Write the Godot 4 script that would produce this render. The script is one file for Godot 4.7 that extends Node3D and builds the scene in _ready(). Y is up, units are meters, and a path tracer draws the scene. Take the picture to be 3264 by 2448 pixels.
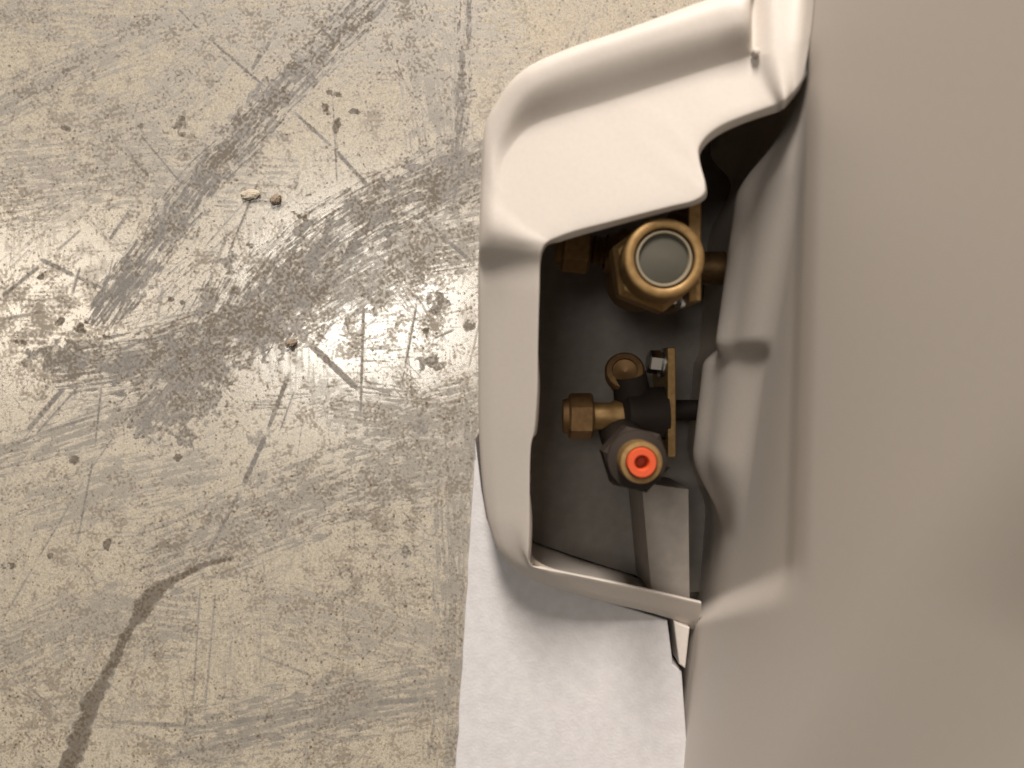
extends Node3D
# A service valve compartment on the side of a beige outdoor unit that stands in a white foam tray on a worn polished concrete floor, seen from above.
# All lengths in the tables are millimetres; x runs away from the open floor into the unit, y is up.

const MM := 0.001
const WALL_X := 75.0        # outer face of the side panel at z = 0
const WALL_SLOPE := -0.09
const COVER_RAILS := [
	[Vector3(82.6, 136.3, -86.5), Vector3(82.9, 138.0, -90.6), Vector3(83.4, 139.1, -95.5), Vector3(83.7, 140.2, -99.3), Vector3(85.7, 140.0, -120.6)],
	[Vector3(80.2, 134.4, -83.2), Vector3(80.8, 135.2, -89.6), Vector3(81.3, 135.6, -94.9), Vector3(81.7, 135.6, -99.2), Vector3(84.0, 132.0, -124.3)],
	[Vector3(77.6, 135.8, -81.0), Vector3(76.5, 135.0, -86.7), Vector3(74.6, 133.8, -94.7), Vector3(74.5, 132.8, -105.0), Vector3(75.6, 131.2, -124.6)],
	[Vector3(76.1, 133.0, -80.5), Vector3(73.2, 131.7, -86.6), Vector3(70.3, 130.2, -95.4), Vector3(70.0, 129.1, -106.7), Vector3(70.8, 127.5, -126.4)],
	[Vector3(73.5, 132.0, -79.8), Vector3(70.3, 130.7, -85.5), Vector3(68.9, 129.5, -95.2), Vector3(66.9, 137.2, -103.5), Vector3(67.1, 134.2, -114.8)],
	[Vector3(66.9, 130.6, -77.7), Vector3(62.9, 129.1, -83.7), Vector3(61.3, 127.9, -93.2), Vector3(57.1, 135.0, -102.1), Vector3(57.7, 132.2, -112.9)],
	[Vector3(61.3, 129.5, -75.6), Vector3(58.5, 128.3, -82.1), Vector3(54.7, 126.5, -91.6), Vector3(50.2, 133.5, -100.9), Vector3(50.4, 130.6, -110.8)],
	[Vector3(56.9, 128.8, -72.6), Vector3(54.2, 127.4, -80.2), Vector3(48.3, 125.1, -89.9), Vector3(43.6, 132.1, -99.6), Vector3(43.1, 129.2, -108.5)],
	[Vector3(54.6, 128.5, -69.1), Vector3(50.2, 126.6, -78.2), Vector3(42.2, 123.8, -88.3), Vector3(37.4, 130.7, -98.4), Vector3(36.3, 127.8, -106.4)],
	[Vector3(54.7, 128.9, -65.3), Vector3(46.5, 126.0, -76.0), Vector3(36.6, 122.6, -86.8), Vector3(31.8, 129.5, -97.2), Vector3(30.5, 126.5, -104.8)],
	[Vector3(56.1, 129.8, -58.7), Vector3(42.9, 125.3, -73.7), Vector3(31.6, 121.6, -85.5), Vector3(27.1, 128.5, -96.2), Vector3(25.6, 125.5, -103.5)],
	[Vector3(55.8, 130.1, -55.5), Vector3(39.0, 124.6, -71.5), Vector3(27.1, 120.6, -84.4), Vector3(23.0, 127.6, -95.2), Vector3(21.3, 124.6, -102.4)],
	[Vector3(53.2, 129.6, -53.6), Vector3(34.1, 123.6, -69.4), Vector3(22.6, 119.6, -83.4), Vector3(18.9, 126.8, -94.1), Vector3(17.1, 123.7, -101.2)],
	[Vector3(46.6, 128.2, -52.1), Vector3(28.2, 122.4, -67.4), Vector3(17.7, 118.6, -82.3), Vector3(14.6, 125.9, -92.7), Vector3(12.5, 122.8, -99.7)],
	[Vector3(37.9, 126.3, -50.2), Vector3(21.6, 121.1, -65.2), Vector3(12.7, 117.5, -81.1), Vector3(10.0, 124.9, -91.0), Vector3(7.8, 121.8, -98.0)],
	[Vector3(28.1, 124.2, -48.0), Vector3(15.2, 119.8, -62.8), Vector3(7.9, 116.5, -79.7), Vector3(5.7, 123.7, -88.9), Vector3(3.4, 120.6, -95.8)],
	[Vector3(19.5, 122.3, -46.1), Vector3(10.1, 118.8, -60.3), Vector3(3.6, 115.7, -77.3), Vector3(1.6, 121.6, -85.9), Vector3(-0.7, 118.5, -92.8)],
	[Vector3(15.8, 121.6, -45.0), Vector3(6.5, 118.2, -57.4), Vector3(0.0, 115.2, -73.3), Vector3(-2.4, 118.9, -81.3), Vector3(-4.6, 115.4, -88.0)],
	[Vector3(13.5, 121.1, -44.1), Vector3(4.0, 117.9, -54.2), Vector3(-3.1, 115.0, -67.7), Vector3(-6.3, 116.1, -75.1), Vector3(-8.5, 112.1, -81.5)],
	[Vector3(11.6, 120.7, -43.3), Vector3(3.1, 118.2, -48.9), Vector3(-3.2, 116.1, -56.0), Vector3(-7.3, 115.4, -60.9), Vector3(-9.8, 110.5, -65.4)],
	[Vector3(10.2, 120.5, -42.2), Vector3(2.8, 118.6, -44.4), Vector3(-3.1, 116.9, -46.7), Vector3(-7.8, 115.7, -48.2), Vector3(-10.5, 110.0, -49.8)],
	[Vector3(9.1, 119.6, -40.1), Vector3(2.8, 116.9, -41.0), Vector3(-3.1, 114.5, -41.8), Vector3(-8.0, 112.4, -42.3), Vector3(-10.7, 108.3, -42.9)],
	[Vector3(8.6, 117.0, -36.2), Vector3(2.7, 113.2, -36.7), Vector3(-3.1, 109.4, -37.2), Vector3(-8.1, 105.8, -37.6), Vector3(-11.1, 101.8, -38.1)],
	[Vector3(8.5, 114.7, -28.3), Vector3(2.5, 110.8, -28.7), Vector3(-3.2, 107.0, -29.1), Vector3(-8.2, 103.4, -29.4), Vector3(-11.3, 99.3, -29.8)],
	[Vector3(8.3, 111.0, -16.0), Vector3(2.3, 106.6, -14.6), Vector3(-3.2, 102.9, -14.9), Vector3(-8.3, 99.3, -15.3), Vector3(-11.4, 95.2, -15.9)],
	[Vector3(8.0, 105.4, 2.6), Vector3(2.1, 102.4, -0.5), Vector3(-3.3, 98.7, -0.5), Vector3(-8.4, 95.1, -0.7), Vector3(-11.5, 91.0, -1.3)],
	[Vector3(7.1, 101.0, 15.7), Vector3(1.8, 98.4, 12.9), Vector3(-3.4, 94.7, 13.3), Vector3(-8.4, 91.0, 13.5), Vector3(-11.5, 86.8, 13.4)],
	[Vector3(6.2, 99.1, 20.4), Vector3(1.7, 94.6, 25.5), Vector3(-3.3, 91.0, 26.2), Vector3(-8.0, 87.5, 26.6), Vector3(-11.0, 83.3, 26.9)],
	[Vector3(5.9, 93.6, 38.9), Vector3(1.7, 91.1, 38.0), Vector3(-2.8, 87.8, 38.5), Vector3(-7.1, 84.6, 38.7), Vector3(-10.0, 80.5, 38.8)],
	[Vector3(5.6, 89.0, 54.2), Vector3(2.2, 88.2, 49.1), Vector3(-1.7, 85.4, 49.4), Vector3(-5.4, 82.7, 49.4), Vector3(-8.1, 78.9, 49.2)],
	[Vector3(5.4, 87.0, 59.3), Vector3(3.6, 85.4, 57.2), Vector3(0.5, 83.4, 57.7), Vector3(-2.5, 81.4, 57.8), Vector3(-4.9, 78.5, 57.6)],
	[Vector3(6.4, 85.8, 61.4), Vector3(7.0, 84.2, 61.8), Vector3(4.7, 82.4, 62.9), Vector3(2.6, 80.4, 63.7), Vector3(0.6, 77.6, 64.1)],
	[Vector3(11.5, 84.0, 62.8), Vector3(13.6, 82.4, 65.0), Vector3(12.1, 80.6, 66.6), Vector3(10.7, 78.8, 68.1), Vector3(9.3, 76.0, 69.4)],
	[Vector3(21.2, 81.8, 65.2), Vector3(24.0, 79.2, 68.2), Vector3(23.1, 77.8, 70.2), Vector3(22.3, 76.4, 72.1), Vector3(21.4, 74.2, 73.8)],
	[Vector3(39.2, 76.7, 69.8), Vector3(37.3, 75.3, 71.9), Vector3(36.8, 73.6, 74.1), Vector3(36.5, 71.8, 76.5), Vector3(36.2, 69.2, 78.7)],
	[Vector3(51.7, 73.0, 73.3), Vector3(51.7, 71.0, 75.8), Vector3(51.8, 69.1, 78.3), Vector3(51.9, 67.0, 81.0), Vector3(52.2, 64.0, 83.7)],
	[Vector3(61.0, 70.0, 76.1), Vector3(61.2, 67.8, 78.9), Vector3(61.4, 65.5, 82.0), Vector3(61.6, 63.1, 85.0), Vector3(61.7, 60.0, 87.9)],
	[Vector3(67.7, 68.0, 78.0), Vector3(68.0, 65.9, 80.7), Vector3(68.1, 63.7, 83.5), Vector3(68.0, 61.0, 87.1), Vector3(66.3, 57.1, 91.2)],
]
const FLOOR_LINES := [[-144.7, -162.5, -133.9, -151.7, 1.2, 0.70], [-133.9, -151.7, -104.2, -126.1, 1.6, 0.90], [-94.8, -118.0, -77.2, -101.8, 1.8, 0.90], [-77.2, -101.8, -61.0, -84.2, 2.0, 0.80], [-38.1, -70.7, -15.1, -50.5, 2.2, 0.85], [-89.4, -19.4, -65.1, 3.5, 3.0, 0.80], [-220.3, -118.0, -202.8, -127.4, 2.4, 0.60], [-202.8, -127.4, -182.5, -140.9, 3.0, 0.70], [-182.5, -140.9, -155.5, -154.4, 2.6, 0.55], [-167.7, -103.1, -155.5, -88.3, 1.9, 0.85], [-155.5, -88.3, -147.4, -78.8, 1.2, 0.60], [-160.9, -108.5, -140.7, -84.2, 1.0, 0.80], [-121.8, -150.4, -112.3, -134.2, 1.4, 0.50], [-112.3, -134.2, -105.6, -149.0, 1.8, 0.80], [-100.2, -153.1, -112.3, -134.9, 2.0, 0.75], [-77.2, -124.7, -75.2, -84.2, 1.0, 0.75], [-63.7, -39.7, -65.3, 18.4, 1.3, 0.75], [-40.8, -35.6, -46.2, -5.9, 1.0, 0.90], [-46.2, -5.9, -47.5, -0.5, 0.6, 0.80], [-95.4, -5.9, -105.6, 21.1, 2.2, 0.90], [-105.6, 21.1, -116.4, 45.4, 2.6, 0.85], [-116.4, 45.4, -132.6, 76.4, 2.0, 0.80], [-93.4, 2.2, -100.2, 21.1, 0.9, 0.70], [-176.4, -1.9, -179.8, 29.2, 1.1, 0.85], [-179.8, 29.2, -187.9, 72.4, 1.1, 0.75], [-170.4, 21.1, -182.5, 38.6, 0.9, 0.60], [-182.5, 38.6, -205.5, 77.8, 1.0, 0.60], [-205.5, 77.8, -220.3, 103.4, 1.0, 0.60], [-220.3, -37.0, -202.8, -51.2, 1.8, 0.85], [-203.4, -53.9, -187.9, -46.4, 2.0, 0.85], [-187.9, -46.4, -175.8, -41.0, 1.7, 0.70], [-185.9, -50.5, -189.3, -38.3, 1.3, 0.70], [-171.7, -54.5, -174.4, -42.4, 0.8, 0.60], [-163.6, -76.1, -173.7, -61.3, 1.7, 0.80], [-185.2, -66.7, -196.0, -57.2, 1.2, 0.50], [-173.1, -59.9, -163.6, -60.6, 1.0, 0.50], [-220.3, -27.5, -200.1, -31.6, 1.6, 0.60], [-220.3, 29.2, -202.8, 21.1, 1.4, 0.70], [-202.8, 21.1, -177.1, 13.0, 1.6, 0.80], [-177.1, 13.0, -156.9, 8.9, 1.3, 0.60], [-209.5, 21.1, -192.0, 0.8, 2.4, 0.85], [-206.8, 23.8, -185.2, -0.5, 1.2, 0.70], [-212.2, 26.5, -198.7, 8.9, 0.9, 0.60], [-121.8, -66.7, -128.5, -49.1, 1.6, 0.70], [-128.5, -49.1, -133.9, -30.2, 1.5, 0.70], [-150.1, -42.4, -152.8, -27.5, 1.6, 0.60], [-152.8, -27.5, -127.2, -32.9, 1.3, 0.60], [-133.9, -53.2, -115.0, -70.7, 1.2, 0.50], [-133.9, -57.2, -112.3, -81.5, 1.0, 0.50], [-108.3, -89.6, -123.1, -53.2, 1.2, 0.75], [-139.3, -104.5, -125.8, -84.2, 0.8, 0.40], [-61.0, -150.4, -52.9, -138.2, 1.0, 0.60], [-52.9, -138.2, -35.4, -115.3, 0.8, 0.70], [-59.7, -147.7, -50.2, -120.7, 0.8, 0.50], [-52.9, -149.0, -46.2, -128.8, 0.7, 0.70], [-9.7, -157.1, -7.7, -138.2, 0.8, 0.50], [-13.8, -150.4, -7.0, -140.9, 0.6, 0.50], [-35.4, -65.3, -13.8, -68.0, 0.6, 0.60], [-36.7, -47.8, -13.8, -51.2, 0.7, 0.70], [-34.0, -19.4, -24.6, -23.5, 1.0, 0.80], [-71.8, -28.9, -70.5, -22.1, 1.0, 0.70], [-39.4, 22.4, -4.3, 21.1, 0.7, 0.45], [-74.5, 17.0, -42.1, 15.7, 1.2, 0.50], [-85.3, 30.5, -51.6, 19.7, 1.4, 0.40], [-109.6, 58.9, -85.3, 45.4, 1.8, 0.60], [-101.5, 52.1, -88.0, 45.4, 1.6, 0.50], [-85.3, 45.4, -17.8, 40.0, 0.9, 0.50], [-200.1, 96.7, -163.6, 57.5, 0.8, 0.40], [-175.8, 85.9, -181.2, 118.3, 0.8, 0.60], [-187.9, 87.2, -196.0, 131.8, 0.7, 0.55], [-133.9, 81.8, -138.0, 149.3, 1.0, 0.60], [-127.2, 84.5, -132.6, 145.3, 1.0, 0.55], [-144.7, 112.9, -139.3, 145.3, 0.7, 0.40], [-108.3, 91.3, -108.3, 152.0, 0.6, 0.40], [-112.3, 115.6, -84.0, 126.4, 1.2, 0.60], [-175.8, 145.3, -125.8, 148.0, 2.0, 0.60], [-125.8, 146.6, -71.8, 138.5, 2.4, 0.65], [-71.8, 138.5, -21.9, 134.5, 2.6, 0.70], [-166.3, 149.3, -144.7, 156.1, 1.6, 0.45], [-150.1, 161.5, -98.8, 149.3, 2.4, 0.65], [-98.8, 149.3, -58.3, 141.2, 2.6, 0.60], [-183.9, 49.4, -155.5, 45.4, 0.7, 0.40], [-155.5, 45.4, -117.7, 38.6, 0.8, 0.45], [-220.3, 40.0, -208.2, 35.9, 0.6, 0.40], [-92.1, 103.4, -51.6, 91.3, 0.7, 0.35], [-108.3, 104.8, -71.8, 99.4, 0.7, 0.35], [-32.7, 96.7, -25.9, 112.9, 1.0, 0.50], [-27.3, 77.8, -24.6, 99.4, 1.0, 0.50]]
const FLOOR_BUNDLES := [[[Vector2(-61.0, -163.9), Vector2(-74.5, -150.4), Vector2(-86.7, -136.9), Vector2(-101.5, -123.4), Vector2(-117.7, -104.5), Vector2(-133.9, -88.3), Vector2(-150.1, -65.3), Vector2(-163.6, -46.4), Vector2(-174.4, -31.6)], 15, 420, 0.80], [[Vector2(-13.8, -95.0), Vector2(-34.0, -85.6), Vector2(-58.3, -73.4), Vector2(-82.6, -58.6), Vector2(-98.8, -43.7), Vector2(-108.3, -28.9)], 26, 520, 0.75], [[Vector2(-13.8, -62.6), Vector2(-44.8, -57.2), Vector2(-71.8, -43.7), Vector2(-92.1, -30.2)], 24, 300, 0.55], [[Vector2(-88.0, -41.0), Vector2(-112.3, -26.2), Vector2(-136.6, -16.7), Vector2(-162.3, -8.6), Vector2(-185.2, -5.9)], 22, 420, 0.75], [[Vector2(-125.8, -30.2), Vector2(-139.3, -5.9), Vector2(-152.8, 8.9)], 26, 260, 0.70], [[Vector2(-19.8, -162.5), Vector2(-20.8, -127.4), Vector2(-23.2, -108.5), Vector2(-24.6, -81.5)], 6, 260, 0.80], [[Vector2(-13.8, -97.7), Vector2(-28.6, -86.9)], 16, 160, 0.70], [[Vector2(-17.8, 13.0), Vector2(-19.2, 34.6)], 12, 160, 0.60], [[Vector2(-220.3, -89.6), Vector2(-166.3, -95.0), Vector2(-112.3, -92.3)], 34, 160, 0.42], [[Vector2(-220.3, -159.8), Vector2(-139.3, -155.8), Vector2(-17.8, -159.8)], 22, 120, 0.42], [[Vector2(-220.3, -120.7), Vector2(-185.2, -138.2), Vector2(-150.1, -153.1)], 16, 120, 0.50], [[Vector2(-179.8, -113.9), Vector2(-144.7, -124.7), Vector2(-125.8, -140.9)], 22, 120, 0.42], [[Vector2(-220.3, 30.5), Vector2(-179.8, 18.4), Vector2(-150.1, 8.9)], 16, 110, 0.50], [[Vector2(-144.7, 72.4), Vector2(-98.8, 53.5), Vector2(-51.6, 37.3), Vector2(-15.1, 34.6)], 30, 160, 0.50], [[Vector2(-125.8, 149.3), Vector2(-71.8, 138.5), Vector2(-20.5, 129.1)], 26, 150, 0.50], [[Vector2(-212.2, 115.6), Vector2(-175.8, 99.4), Vector2(-144.7, 103.4)], 26, 120, 0.42], [[Vector2(-25.9, 45.4), Vector2(-24.6, 91.3), Vector2(-27.3, 158.8)], 16, 140, 0.50], [[Vector2(-46.2, -162.5), Vector2(-34.0, -131.5), Vector2(-31.3, -108.5)], 26, 140, 0.50], [[Vector2(-61.0, 14.3), Vector2(-38.1, 17.0), Vector2(-15.1, 10.3)], 26, 140, 0.50], [[Vector2(-200.1, 53.5), Vector2(-175.8, 45.4), Vector2(-139.3, 37.3)], 24, 110, 0.40], [[Vector2(-98.8, 98.0), Vector2(-58.3, 104.8), Vector2(-28.6, 115.6)], 26, 110, 0.35], [[Vector2(-112.3, -149.0), Vector2(-58.3, -146.3), Vector2(-9.7, -145.0)], 30, 160, 0.35]]
const FLOOR_BLOBS := [[-102.9, -123.4, 10.1, 7.4, -35, 1.00], [-117.7, -108.5, 8.1, 6.1, -30, 0.80], [-146.7, -70.7, 10.1, 8.1, -35, 0.95], [-163.6, -43.7, 10.8, 6.1, -40, 0.85], [-84.0, -140.9, 13.5, 6.1, -45, 0.90], [-71.8, -157.1, 12.1, 8.1, -30, 0.70], [-59.7, -43.7, 16.2, 9.4, -30, 0.50], [-85.3, -53.2, 14.8, 7.4, -35, 0.75], [-42.1, -62.6, 20.2, 8.1, -20, 0.60], [-25.9, -89.6, 10.8, 14.8, 20, 0.70], [-190.6, -11.3, 14.8, 5.7, 0, 1.00], [-155.5, -7.3, 16.2, 5.4, -5, 0.85], [-133.9, -4.6, 12.8, 8.1, -5, 1.00], [-142.0, 7.6, 7.4, 10.8, 25, 0.90], [-131.2, 6.2, 6.1, 8.8, 10, 0.90], [-104.2, -23.5, 17.5, 9.4, -15, 0.85], [-94.8, -38.3, 12.1, 9.4, -20, 0.70], [-123.1, -51.8, 4.0, 3.5, 0, 1.00], [-131.2, -35.6, 3.0, 5.4, 10, 0.90], [-20.5, -123.4, 3.5, 7.4, 0, 1.00], [-31.3, -131.5, 6.7, 4.7, 40, 0.60], [-32.7, -119.3, 4.7, 3.4, 0, 0.60], [-62.4, -39.7, 6.1, 2.2, 0, 0.90], [-58.3, -35.6, 2.4, 6.1, 0, 0.70], [-40.8, -49.8, 3.2, 3.5, 0, 0.90], [-32.0, -34.6, 3.8, 4.6, 15, 1.00], [-35.4, -9.3, 4.3, 3.0, -10, 1.00], [-19.2, -24.8, 2.2, 1.9, 0, 0.90], [-39.4, 18.4, 4.3, 4.9, 0, 0.95], [-55.6, 21.7, 6.7, 1.9, 0, 0.80], [-25.9, 31.9, 9.4, 6.7, 30, 0.70], [-17.8, 23.8, 4.0, 12.1, 0, 0.60], [-140.7, 22.4, 3.2, 4.9, -20, 1.00], [-158.2, 17.7, 5.7, 5.7, -30, 0.90], [-148.8, 11.6, 4.7, 7.4, 35, 0.90], [-46.2, 73.7, 1.9, 4.0, -10, 1.10], [-125.8, 56.2, 4.9, 5.4, 0, 0.70], [-108.3, 23.8, 4.7, 3.2, 0, 0.70], [-179.8, 56.2, 6.7, 4.6, -30, 0.50], [-198.7, 73.7, 1.3, 1.1, 0, 1.00], [-81.3, 2.2, 8.1, 5.4, 0, 0.35], [-71.8, 14.3, 9.4, 6.1, 0, 0.45], [-193.3, 102.1, 12.1, 5.4, -10, 0.35], [-65.1, 137.2, 12.1, 4.9, -10, 0.50], [-31.3, 139.9, 14.8, 5.4, -8, 0.40], [-132.6, 158.8, 16.2, 5.4, 0, 0.50], [-159.6, 137.2, 8.1, 5.4, 0, 0.40], [-20.5, 56.2, 5.4, 14.8, 0, 0.55], [-21.9, 98.0, 5.4, 21.6, 0, 0.40], [-75.2, -111.2, 3.2, 2.2, -10, 1.00], [-75.9, -125.0, 3.2, 1.3, 20, 1.00], [-80.5, -118.7, 1.6, 2.2, 0, 1.00], [-67.1, -117.3, 2.2, 1.3, 0, 1.00], [-79.9, -101.8, 1.6, 1.3, 0, 1.00], [-130.5, -90.3, 3.5, 1.9, 0, 1.00], [-142.0, -111.2, 3.0, 3.2, 0, 0.90], [-160.0, -109.9, 1.9, 1.5, 0, 1.00], [-191.7, -110.2, 1.6, 1.2, 0, 1.00], [-92.1, -72.1, 3.0, 1.3, 10, 1.00], [-112.3, -59.9, 2.4, 1.1, 0, 1.00], [-203.0, -46.2, 1.2, 1.1, 0, 1.10], [-185.2, -24.8, 2.7, 2.2, 0, 1.10], [-194.7, -26.9, 1.9, 1.2, 0, 1.00], [-212.6, -18.4, 2.2, 1.1, 10, 1.00], [-174.4, -20.1, 1.5, 1.3, 0, 1.00], [-179.1, -42.1, 1.1, 0.9, 0, 1.00], [-146.5, -36.0, 1.2, 1.1, 0, 1.00], [-142.0, -35.0, 1.1, 0.9, 0, 1.00], [-146.7, 26.2, 1.3, 1.1, 0, 1.10], [-144.0, 31.2, 1.6, 1.5, 0, 1.10], [-189.3, 33.2, 2.3, 1.8, 0, 1.10], [-36.4, -22.7, 1.3, 1.3, 0, 1.10], [-32.7, -21.9, 0.8, 0.8, 0, 1.10], [-216.9, 77.4, 3.0, 1.6, 0, 1.10], [-174.4, 68.3, 1.5, 2.2, 10, 1.10]]
const FLOOR_CRACK := [Vector3(-119.7, 74.8, 0.6), Vector3(-125.8, 76.1, 0.9), Vector3(-132.6, 77.8, 1.0), Vector3(-139.3, 81.1, 1.1), Vector3(-145.4, 84.5, 1.3), Vector3(-151.5, 87.9, 1.8), Vector3(-156.9, 91.9, 3.0), Vector3(-159.6, 97.3, 2.8), Vector3(-162.9, 103.4, 1.2), Vector3(-166.3, 108.8, 1.5), Vector3(-170.4, 116.9, 1.6), Vector3(-174.4, 125.0, 1.8), Vector3(-178.5, 133.1, 2.2), Vector3(-181.2, 137.2, 2.8), Vector3(-183.2, 143.9, 2.3), Vector3(-185.9, 150.7, 2.7), Vector3(-187.9, 157.4, 2.6), Vector3(-191.3, 165.5, 3.0), Vector3(-196.0, 175.0, 3.0)]

var rng := RandomNumberGenerator.new()
var mat := {}
var scuff := PackedFloat32Array()
var dirt := PackedFloat32Array()
const TILE := 1536
const TILE_MM := 500.0
const TILE_X0 := -290.0
const TILE_Z0 := -250.0

func _ready() -> void:
	rng.seed = 4711
	make_camera()
	make_light()
	make_materials()
	make_floor()
	make_foam()
	make_unit()
	make_pebbles()

# ---------------------------------------------------------------- camera and light
func make_camera() -> void:
	var cam := Camera3D.new()
	cam.name = "camera"
	var lens := CameraAttributesPhysical.new()
	lens.frustum_focal_length = 29.04
	lens.frustum_focus_distance = 0.385
	lens.frustum_near = 0.01
	lens.frustum_far = 60.0
	lens.exposure_aperture = 10.0
	cam.attributes = lens
	cam.fov = 44.9
	cam.near = 0.01
	cam.far = 60.0
	cam.position = Vector3(0, 0.4, 0)
	cam.rotation_degrees = Vector3(-90, 0, 0)
	add_child(cam)
	cam.current = true

func make_light() -> void:
	var env := Environment.new()
	env.background_mode = Environment.BG_COLOR
	env.background_color = Color(0.46, 0.42, 0.37)
	env.background_energy_multiplier = 0.06
	env.tonemap_mode = Environment.TONE_MAPPER_LINEAR
	env.tonemap_exposure = 0.91
	env.sdfgi_enabled = true
	env.ssao_enabled = true
	env.ssil_enabled = true
	var world := WorldEnvironment.new()
	world.name = "world_environment"
	world.environment = env
	add_child(world)
	# three ceiling lamps of a hall, out of the picture; the polished floor mirrors them
	lamp(Vector3(-0.52, 2.9, -0.28), Vector2(0.45, 0.65), Vector3(-0.52, 0, -0.28), 1.6, Color(1.0, 0.99, 0.97))
	lamp(Vector3(-1.75, 2.9, -0.3), Vector2(0.5, 0.8), Vector3(-1.75, 0, -0.3), 1.0, Color(1.0, 0.95, 0.89))
	lamp(Vector3(-0.35, 2.2, -3.0), Vector2(1.6, 0.6), Vector3.ZERO, 27.0, Color(1.0, 0.965, 0.93))

func lamp(at: Vector3, size: Vector2, towards: Vector3, energy: float, tint: Color) -> void:
	var l := AreaLight3D.new()
	l.name = "ceiling_lamp"
	l.area_size = size
	l.area_normalize_energy = true
	l.light_energy = energy
	l.light_color = tint
	l.area_range = 12.0
	l.area_attenuation = 2.0
	l.shadow_enabled = true
	l.look_at_from_position(at, towards, Vector3.RIGHT)
	add_child(l, true)

# ---------------------------------------------------------------- materials
func lin(r: float, g: float, b: float) -> Color:
	return Color(r, g, b).linear_to_srgb()

func noise_texture(frequency: float, octaves: int, seed_value: int, size := 512, as_normal := false, bump := 4.0, ramp: Gradient = null) -> NoiseTexture2D:
	var n := FastNoiseLite.new()
	n.noise_type = FastNoiseLite.TYPE_SIMPLEX_SMOOTH
	n.frequency = frequency
	n.fractal_octaves = octaves
	n.seed = seed_value
	var t := NoiseTexture2D.new()
	t.noise = n
	t.width = size
	t.height = size
	t.seamless = true
	t.as_normal_map = as_normal
	t.bump_strength = bump
	if ramp:
		t.color_ramp = ramp
	return t

func two_tone(a: Color, b: Color) -> Gradient:
	var g := Gradient.new()
	g.set_color(0, a)
	g.set_color(1, b)
	return g

func plain(called: String, color: Color, rough: float, metal := 0.0) -> StandardMaterial3D:
	var m := StandardMaterial3D.new()
	m.resource_name = called
	m.albedo_color = color
	m.roughness = rough
	m.metallic = metal
	mat[called] = m
	return m

func triplanar(m: StandardMaterial3D, per_metre: float) -> void:
	m.uv1_triplanar = true
	m.uv1_scale = Vector3.ONE * per_metre

func make_materials() -> void:
	var m := plain("beige_paint", Color.WHITE, 0.5)
	m.albedo_texture = noise_texture(0.02, 4, 11, 512, false, 4.0, two_tone(lin(0.545, 0.49, 0.435), lin(0.58, 0.525, 0.47)))
	m.normal_enabled = true
	m.normal_texture = noise_texture(0.09, 3, 12, 512, true, 3.0)
	m.normal_scale = 0.1
	triplanar(m, 45.0)
	m = plain("foam", Color.WHITE, 0.9)
	m.albedo_texture = noise_texture(0.018, 5, 21, 512, false, 4.0, two_tone(lin(0.505, 0.485, 0.482), lin(0.575, 0.555, 0.553)))
	m.normal_enabled = true
	m.normal_texture = noise_texture(0.07, 3, 22, 512, true, 6.0)
	m.normal_scale = 0.09
	triplanar(m, 16.0)
	m = plain("brass", Color.WHITE, 0.5, 0.55)  # brass tones darkened to include the shade under the cover
	m.albedo_texture = noise_texture(0.03, 4, 31, 256, false, 4.0, two_tone(lin(0.21, 0.12, 0.042), lin(0.31, 0.195, 0.075)))
	triplanar(m, 40.0)
	m = plain("dull_brass", Color.WHITE, 0.55, 0.75)  # second brass, likewise darkened for the shade in the cavity
	m.albedo_texture = noise_texture(0.03, 4, 32, 256, false, 4.0, two_tone(lin(0.18, 0.10, 0.045), lin(0.28, 0.17, 0.07)))
	triplanar(m, 40.0)
	plain("dark_metal", lin(0.035, 0.027, 0.022), 0.6, 0.3).metallic_specular = 0.25
	plain("zinc", lin(0.72, 0.74, 0.74), 0.22, 1.0)
	plain("grey_cap", lin(0.085, 0.079, 0.063), 0.8).metallic_specular = 0.2  # grey lowered to carry the shadow over the cap
	plain("pale_seal", lin(0.24, 0.20, 0.135), 0.55)  # pale ring, its colour also lowered for that shadow
	plain("orange_plastic", lin(0.55, 0.068, 0.014), 0.65)
	m = plain("shaded_inner_paint", Color.WHITE, 0.7)  # darker tone of the unit paint; the cavity shade is in the colour
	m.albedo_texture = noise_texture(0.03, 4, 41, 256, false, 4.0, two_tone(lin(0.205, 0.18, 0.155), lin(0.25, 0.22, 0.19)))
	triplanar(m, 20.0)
	plain("pale_stone", lin(0.46, 0.40, 0.31), 0.8)
	plain("brown_stone", lin(0.25, 0.19, 0.14), 0.8)

# ---------------------------------------------------------------- mesh helpers
func tri(st: SurfaceTool, p: Array, n: Array) -> void:
	var face: Vector3 = (p[2] - p[0]).cross(p[1] - p[0])
	if face.length_squared() < 1e-18:
		return
	var mean: Vector3 = n[0] + n[1] + n[2]
	var order := [0, 1, 2] if face.dot(mean) > 0.0 else [0, 2, 1]
	for i in order:
		st.set_normal(n[i])
		st.add_vertex(p[i] * MM)

func quad(st: SurfaceTool, a: Vector3, b: Vector3, c: Vector3, d: Vector3, n: Array) -> void:
	tri(st, [a, b, c], [n[0], n[1], n[2]])
	tri(st, [a, c, d], [n[0], n[2], n[3]])

func flat_quad(st: SurfaceTool, a: Vector3, b: Vector3, c: Vector3, d: Vector3, out: Vector3) -> void:
	var n := (b - a).cross(c - a).normalized()
	if n.dot(out) < 0.0:
		n = -n
	quad(st, a, b, c, d, [n, n, n, n])

func start() -> SurfaceTool:
	var st := SurfaceTool.new()
	st.begin(Mesh.PRIMITIVE_TRIANGLES)
	return st

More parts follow.
